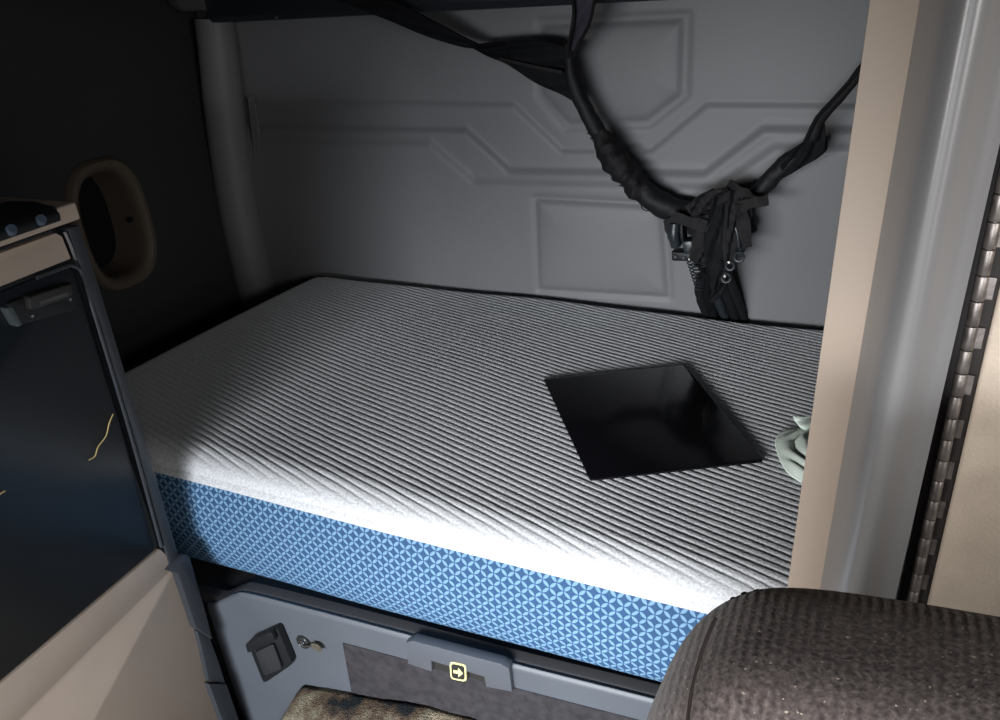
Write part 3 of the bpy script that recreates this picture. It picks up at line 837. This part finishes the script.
bm.faces.new(R[0]); bm.faces.new(R[-1][::-1]); bm.faces.new([r[0] for r in R]); bm.faces.new([r[-1] for r in R][::-1])
sb = bmobj('backrest', bm, M['seat'], t)
# stitched seam on the left bolster
bm = bmesh.new()
sm_ = [onY(716, 618, .372), onY(706, 640, .364), onY(697, 668, .358), onY(690, 700, .354), onY(686, 740, .353)]
tube(bm, [p + Vector((0, 0.0, 0)) for p in sm_], .0011, 6, 8, rough=.4, freq=300); bmobj('seam', bm, mat('seam_thread', (.02, .016, .015), .95, .05), t)
# fuzzy looped edging along the top
bm = bmesh.new(); random.seed(3)
for px in np.arange(734, 1010, 7.0):
    j = min(range(len(ol)), key=lambda q: abs(ol[q].x - onY(px, 592, .44).x) if ol[q].y > 1.1 else 9)
    p = Vector((ol[j].x + random.uniform(-.001, .001), .458 + random.uniform(-.003, .003), ol[j].y - .010))
    r = random.uniform(.0022, .0036) * (1.15 if px < 860 else .8)
    bmesh.ops.create_icosphere(bm, subdivisions=2, radius=r, matrix=Matrix.Translation(p) @ Matrix.Diagonal((1.4, 1, .9, 1)))
for v in bm.verts: v.co += Vector([noise.noise(v.co * 600 + Vector((k * 7, 0, 0))) * .0014 for k in range(3)])
bmobj('looped_edging', bm, M['tape'], t)
bm = bmesh.new(); box(bm, (-.10, -.15, .40), (.44, .36, .56)); bmobj('cushion', bm, M['seat'], t, bevel=.05, seg=5)
bm = bmesh.new(); box(bm, (.0, -.05, ZF), (.34, .40, .41)); bmobj('pedestal', bm, M['black'], t, bevel=.02, seg=3)

# ================================================================== FLOOR CARPET (rumpled mat against the base)
nx_, ny_ = 110, 70
P = np.zeros((ny_, nx_, 3))
for i in range(ny_):
    for j in range(nx_):
        x = -1.06 + 1.0 * j / (nx_ - 1); v = i / (ny_ - 1); 
        yb = yp(x) - .003
        y = yb - .75 * v
        hump = .285 + .05 * min(1, max(0, (x + .918) / .30))
        if x < -.918: hump = .285 - max(0, (-.918 - x)) * 1.75
        z = ZF + .012 + (max(hump, ZF + .02) - ZF - .012) * math.exp(-(v / .40) ** 2)
        z += .006 * noise.noise(Vector((x * 14, y * 14, 0))) + .002 * noise.noise(Vector((x * 90, y * 90, 0)))
        P[i, j] = (x, y, max(ZF + .004, z))
cp_ = link('carpet_mat', grid_mesh('carpet_mat', P), M['carpet'], autos=False)
m_ = cp_.modifiers.new('thick', 'SOLIDIFY'); m_.thickness = .008; m_.offset = 1
tag(cp_, 'rumpled mottled brown carpet mat heaped against the bunk base', 'carpet')

# ================================================================== BLACK WIRING / STRAP BUNDLE
YH = 1.70
def Hh(px, py, y=YH): return onY(px, py, y + .045)
t = empty('strap_bundle', Hh(715, 240), 'tangle of black straps and taped cables hanging before the padded wall', 'strap bundle')
bm = bmesh.new()   # left strap, coming down from upper left
ribbon(bm, [Hh(325, -12, 1.62), Hh(350, -2, 1.63), Hh(392, 1, 1.65), Hh(430, 19, 1.67), Hh(462, 36, 1.69), Hh(478, 43, 1.70)],
       [Hh(325, -6, 1.63), Hh(352, 5, 1.64), Hh(384, 18, 1.67), Hh(424, 35, 1.68), Hh(460, 46, 1.70), Hh(477, 49, 1.70)], .004, 6, 6, .002)
a = bmobj('flat_strap', bm, M['web'], t)
bm = bmesh.new()   # widening fan of folded cloth
ribbon(bm, [Hh(474, 44), Hh(492, 42, 1.69), Hh(515, 40.5, 1.685), Hh(545, 41, 1.68), Hh(566, 48, 1.69), Hh(571, 52, 1.70)],
       [Hh(474, 49), Hh(490, 57, 1.69), Hh(508, 65, 1.69), Hh(535, 82, 1.69), Hh(560, 94, 1.70), Hh(573, 101, 1.70)], .004, 6, 12, .005, 3.6)
bmobj('fabric_fan', bm, M['web'], t)
bm = bmesh.new(); ribbon(bm, [Hh(500, 57, 1.675), Hh(530, 64, 1.67), Hh(562, 70.5, 1.675)], [Hh(500, 60, 1.675), Hh(530, 67.5, 1.67), Hh(562, 74, 1.675)], .004, 6, 4); bmobj('fan_fold', bm, M['tape'], t)
bm = bmesh.new()   # vertical strap above the junction
ribbon(bm, [Hh(573, -14, 1.66), Hh(573, 0, 1.66), Hh(571, 22, 1.67), Hh(568, 42, 1.69), Hh(567, 56, 1.70)],
       [Hh(601, -14, 1.66), Hh(597, 0, 1.66), Hh(589, 22, 1.67), Hh(579, 42, 1.69), Hh(574, 56, 1.70)], .004, 6, 6, .003, 2)
bmobj('hanging_strap', bm, mat('blue_black_webbing', (.035, .035, .05), .6, .3, bump=.3, bscale=400), t)
bm = bmesh.new(); tube(bm, [Hh(572, -14, 1.65), Hh(573, 0, 1.65), Hh(574, 22, 1.66), Hh(569, 44, 1.68), Hh(568, 60, 1.69)], .0035, 6, 8); bmobj('cord', bm, M['tape'], t)
bm = bmesh.new(); tube(bm, [Hh(596, -8, 1.65), Hh(590, 22, 1.66), Hh(580, 42, 1.68), Hh(573, 58, 1.69)], .0035, 6, 8); bmobj('cord', bm, M['tape'], t)
bm = bmesh.new(); tube(bm, [Hh(569, 44), Hh(570, 62), Hh(573, 80), Hh(580, 98), Hh(590, 118), Hh(601, 138)], [.012, .014, .017, .0185, .0185, .019], 8, 18, rough=.12); bmobj('cable_sleeve', bm, M['sleeve'], t)
bm = bmesh.new(); tube(bm, [Hh(598, 132), Hh(606, 146), Hh(618, 163), Hh(630, 178), Hh(641, 190), Hh(648, 196)], [.020, .027, .031, .030, .028, .024], 10, 22, rough=.35, freq=55); bmobj('tape_wrap', bm, M['tape'], t)
bm = bmesh.new(); tube(bm, [Hh(640, 188), Hh(652, 198), Hh(668, 208), Hh(682, 213), Hh(698, 216), Hh(712, 216)], [.025, .027, .029, .029, .032, .034], 10, 22, rough=.15); bmobj('cable_sleeve', bm, M['sleeve'], t)
# frayed bits along the tape
bm = bmesh.new(); random.seed(11)
for (px, py) in ((589, 132), (592, 137), (596, 140), (600, 148), (605, 157), (610, 165), (617, 174), (623, 184), (628, 189), (634, 196), (640, 200)):
    p = Hh(px, py, 1.69)
    prism(bm, [p + Vector((random.uniform(-.012, .0), 0, random.uniform(-.012, .004))), p + Vector((.012, 0, random.uniform(.0, .012))), p + Vector((.014, 0, -.012))], (0, .003, 0))
bmobj('frayed_edge', bm, M['tape'], t)
bm = bmesh.new(); tube(bm, [Hh(641, 199, 1.69), Hh(642, 208, 1.69), Hh(648, 211, 1.69), Hh(653, 209, 1.69)], .0014, 5, 6); bmobj('loose_thread', bm, M['tape'], t)
# right arm
bm = bmesh.new(); tube(bm, [Hh(722, 216), Hh(738, 206), Hh(752, 197), Hh(764, 186), Hh(777, 172), Hh(792, 160), Hh(806, 150)], [.026, .024, .018, .018, .019, .021, .016], 10, 18, rough=.2, freq=50); bmobj('cable_sleeve', bm, M['sleeve'], t)
bm = bmesh.new()
ribbon(bm, [Hh(780, 166, 1.68), Hh(796, 150, 1.675), Hh(808, 135, 1.675), Hh(817, 119, 1.68), Hh(822, 112, 1.69)], [Hh(786, 176, 1.69), Hh(806, 165, 1.685), Hh(820, 156, 1.68), Hh(828, 146, 1.685), Hh(822, 126, 1.69)], .004, 6, 10, .005, 2.6)
bmobj('flat_strap', bm, M['web'], t)
bm = bmesh.new(); tube(bm, [Hh(812, 140, 1.68), Hh(819, 122, 1.68), Hh(832, 106, 1.67), Hh(848, 88, 1.66), Hh(864, 67, 1.65), Hh(890, 36, 1.62)], [.013, .0105, .009, .009, .010, .010], 8, 12, rough=.15); bmobj('cord', bm, M['tape'], t)
bm = bmesh.new(); tube(bm, [Hh(806, 140, 1.67), Hh(817, 118, 1.67), Hh(834, 99, 1.66), Hh(850, 81, 1.65), Hh(866, 60, 1.64)], .0042, 8, 8); bmobj('cord', bm, M['web'], t)
# knot: lumpy taped core
def blob(bm, c, r, s=(1, 1, 1), am=.25, fr=30, sub=4):
    g_ = bmesh.ops.create_icosphere(bm, subdivisions=sub, radius=1)
    for v in g_['verts']:
        d = v.co.copy(); k = 1 + am * noise.noise(d * 1.7 + Vector(c) * 9) + am * .5 * noise.noise(d * 5)
        v.co = Vector(c) + Vector((d.x * s[0], d.y * s[1], d.z * s[2])) * r * k
bm = bmesh.new(); blob(bm, Hh(719, 222, 1.69), .062, (1.05, .6, .95), .45); blob(bm, Hh(712, 250, 1.69), .055, (.75, .6, 1.1), .4)
knot = bmobj('tape_knot', bm, M['tape'], t)
random.seed(5)
for k, (A, B, m0) in enumerate([
    ([(712, 196), (708, 220), (704, 245), (706, 270), (712, 292)], [(724, 194), (724, 220), (722, 246), (724, 268), (718, 290)], 'web'),
    ([(727, 190), (728, 215), (726, 240), (727, 262)], [(742, 190), (738, 215), (738, 240), (735, 262)], 'tape'),
    ([(742, 196), (746, 212), (746, 230), (738, 250)], [(752, 206), (752, 220), (748, 236), (744, 252)], 'web'),
    ([(690, 205), (700, 196), (714, 190), (728, 188)], [(692, 222), (704, 212), (716, 206), (730, 202)], 'tape'),
    ([(696, 216), (700, 232), (700, 250), (698, 262)], [(711, 214), (714, 232), (712, 250), (708, 262)], 'tape'),
    ([(718, 262), (716, 276), (712, 290), (709, 300)], [(734, 258), (730, 276), (722, 292), (712, 304)], 'web')]):
    bm = bmesh.new(); yy = 1.640 + .006 * (k % 3)
    ribbon(bm, [Hh(a, b, yy) for a, b in A], [Hh(a, b, yy + .008) for a, b in B], .004, 6, 6, .004, 2.3); bmobj('tape_strip', bm, M[m0], t)
random.seed(21)
for (px, py, ang, L_) in ((690, 222, -15, 40), (702, 201, 35, 34), (742, 193, 150, 34), (754, 203, 12, 30), (744, 226, -80, 44), (722, 250, -95, 60), (698, 240, -100, 44), (728, 222, -82, 60), (672, 230, -70, 24)):
    a = math.radians(ang); dx, dy = math.cos(a), -math.sin(a); A = []; B = []
    yy = 1.640 + random.uniform(-.006, .012)
    for k in range(6):
        f = k / 5 - .5; w_ = (5.5 + 2 * random.random()) * (1 - .5 * abs(f)); cx_ = px + dx * L_ * f; cy_ = py + dy * L_ * f
        A.append(Hh(cx_ - dy * w_ + random.uniform(-.8, .8), cy_ + dx * w_ + random.uniform(-.8, .8), yy + random.uniform(-.002, .002)))
        B.append(Hh(cx_ + dy * w_ + random.uniform(-.8, .8), cy_ - dx * w_ + random.uniform(-.8, .8), yy + random.uniform(.002, .008)))
    bm = bmesh.new(); ribbon(bm, A, B, .003, 3, 3, .001, 2); bmobj('tape_strip', bm, M['tape'], t)
# connectors at the left of the knot
def cbox(pts, y0, dy, mm, name='connector', bev=.003, par=None):
    bm = bmesh.new(); prism(bm, [Hh(a, b, y0) for a, b in pts], (0, dy, 0)); return bmobj(name, bm, mm, par or t, bevel=bev)
cbox([(667, 222), (682, 221), (684, 244), (672, 248), (667, 238)], 1.655, .04, M['black'])
cbox([(682, 242), (692, 241), (693, 254), (684, 255)], 1.645, .04, M['conn'])
cbox([(671, 252), (698, 254), (698, 262), (672, 261)], 1.650, .035, M['black'])
bm = bmesh.new(); tube(bm, [Hh(675, 224, 1.65), Hh(674, 235, 1.645), Hh(676, 246, 1.65)], .012, 5, 14); bmobj('connector_boot', bm, M['conn'], t)
for (a, b) in ((676, 256), (684, 257), (692, 258)):
    bm = bmesh.new(); cyl(bm, Hh(a, b, 1.652), (0, -1, 0), .005, .006, 16, .004); bmobj('connector_stud', bm, M['conn'], t)
cbox([(735, 212), (750, 214), (748, 240), (740, 256), (731, 252)], 1.665, .04, M['black'])
bm = bmesh.new(); tube(bm, [Hh(732, 219, 1.66), Hh(737, 232, 1.655), Hh(739, 244, 1.655), Hh(741, 256, 1.66)], .005, 5, 10); bmobj('cord', bm, M['conn'], t)
for (a, b, r) in ((739, 257, .010), (730, 266, .009), (726, 278, .010)):
    bm = bmesh.new()
    c = Hh(a, b, 1.65); pth = [c + Vector((math.cos(q) * r, 0, math.sin(q) * r)) for q in np.linspace(0, 2 * math.pi, 12)]
    tube(bm, pth, .0035, 2, 8); bmobj('cable_clip', bm, M['conn'], t)
for (a, b) in ((729, 262), (725, 276), (690, 259)):
    bm = bmesh.new(); cyl(bm, Hh(a, b, 1.645), (0, -1, 0), .003, .003, 10); bmobj('metal_pin', bm, M['copper'], t)
# coiled shiny mesh sleeve
bm = bmesh.new(); pth = []
for k in range(60):
    f = k / 59; c = Hh(693 + 7 * f, 258 + 30 * f, 1.665); a = k * .95; pth.append(c + Vector((math.cos(a) * (.016 - .006 * f), math.sin(a) * .014, 0)))
tube(bm, pth, .0016, 2, 6); bmobj('braided_wire', bm, M['conn'], t)
# cable tails going down behind the mattress
for k, (P_, r, mm) in enumerate([
    ([(702, 276), (700, 290), (703, 302), (709, 320)], .013, 'sleeve'), ([(708, 270), (707, 288), (711, 304), (716, 322)], .013, 'web'),
    ([(714, 268), (715, 286), (720, 304), (727, 322)], .012, 'conn'), ([(720, 268), (724, 286), (731, 304), (737, 322)], .013, 'sleeve'),
    ([(726, 268), (732, 286), (739, 304), (746, 324)], .010, 'sleeve')]):
    bm = bmesh.new(); tube(bm, [Hh(a, b, (1.655, 1.685, 1.722, 1.753)[i]) for i, (a, b) in enumerate(P_)], [r, r, r, r * .8], 8, 14, rough=.15); bmobj('cable', bm, M[mm], t)

# ================================================================== LIGHT
w = bpy.data.worlds.new('sky'); bpy.context.scene.world = w; w.use_nodes = True
w.node_tree.nodes['Background'].inputs[0].default_value = (.85, .93, 1, 1); w.node_tree.nodes['Background'].inputs[1].default_value = .07
def area(name, loc, aim, sx, sy, e, col, spread=180):
    l = bpy.data.lights.new(name, 'AREA'); l.shape = 'RECTANGLE'; l.size = sx; l.size_y = sy; l.energy = e; l.color = col; l.spread = math.radians(spread)
    o = bpy.data.objects.new(name, l); C.objects.link(o); o.location = loc
    o.rotation_euler = (Vector(aim) - Vector(loc)).to_track_quat('-Z', 'Y').to_euler(); return o
area('windshield_daylight', (-.12, -1.66, 1.17), (.0, .6, .05), 1.9, .5, 40, (.94, .965, 1.0), 72)
area('added_post_light', (1.10, -.15, 1.55), (.05, .76, 1.30), .55, .45, 2.3, (1, .98, .95), 80)  # unseen lamp added to brighten the corner post and closet door
area('added_left_fill', (-1.35, -1.25, 1.30), (.0, .80, .80), .6, .4, 4.2, (1, .98, .95), 60)  # extra lamp with no window behind it, added to lift the lower tan strip
area('doorway_daylight', (1.25, -.75, .80), (-1.1, .4, .35), 1.3, .7, 3.4, (1, .97, .93), 90)

# ================================================================== CAMERA
cd = bpy.data.cameras.new('camera'); cam = bpy.data.objects.new('camera', cd); C.objects.link(cam)
right = RW @ Vector((1, 0, 0)); upv = RW @ Vector((0, -1, 0)); back_ = RW @ Vector((0, 0, -1))
mw = Matrix((right, upv, back_)).transposed().to_4x4(); mw.translation = CAM
cam.matrix_world = mw
cd.sensor_width = 36; cd.sensor_fit = 'HORIZONTAL'; cd.lens = 36 * FP / 1000; cd.clip_start = .02
bpy.context.scene.camera = cam
vs_ = bpy.context.scene.view_settings
vs_.view_transform = 'Standard'; vs_.look = 'None'; vs_.gamma = 1; vs_.exposure = 0; vs_.use_curve_mapping = False
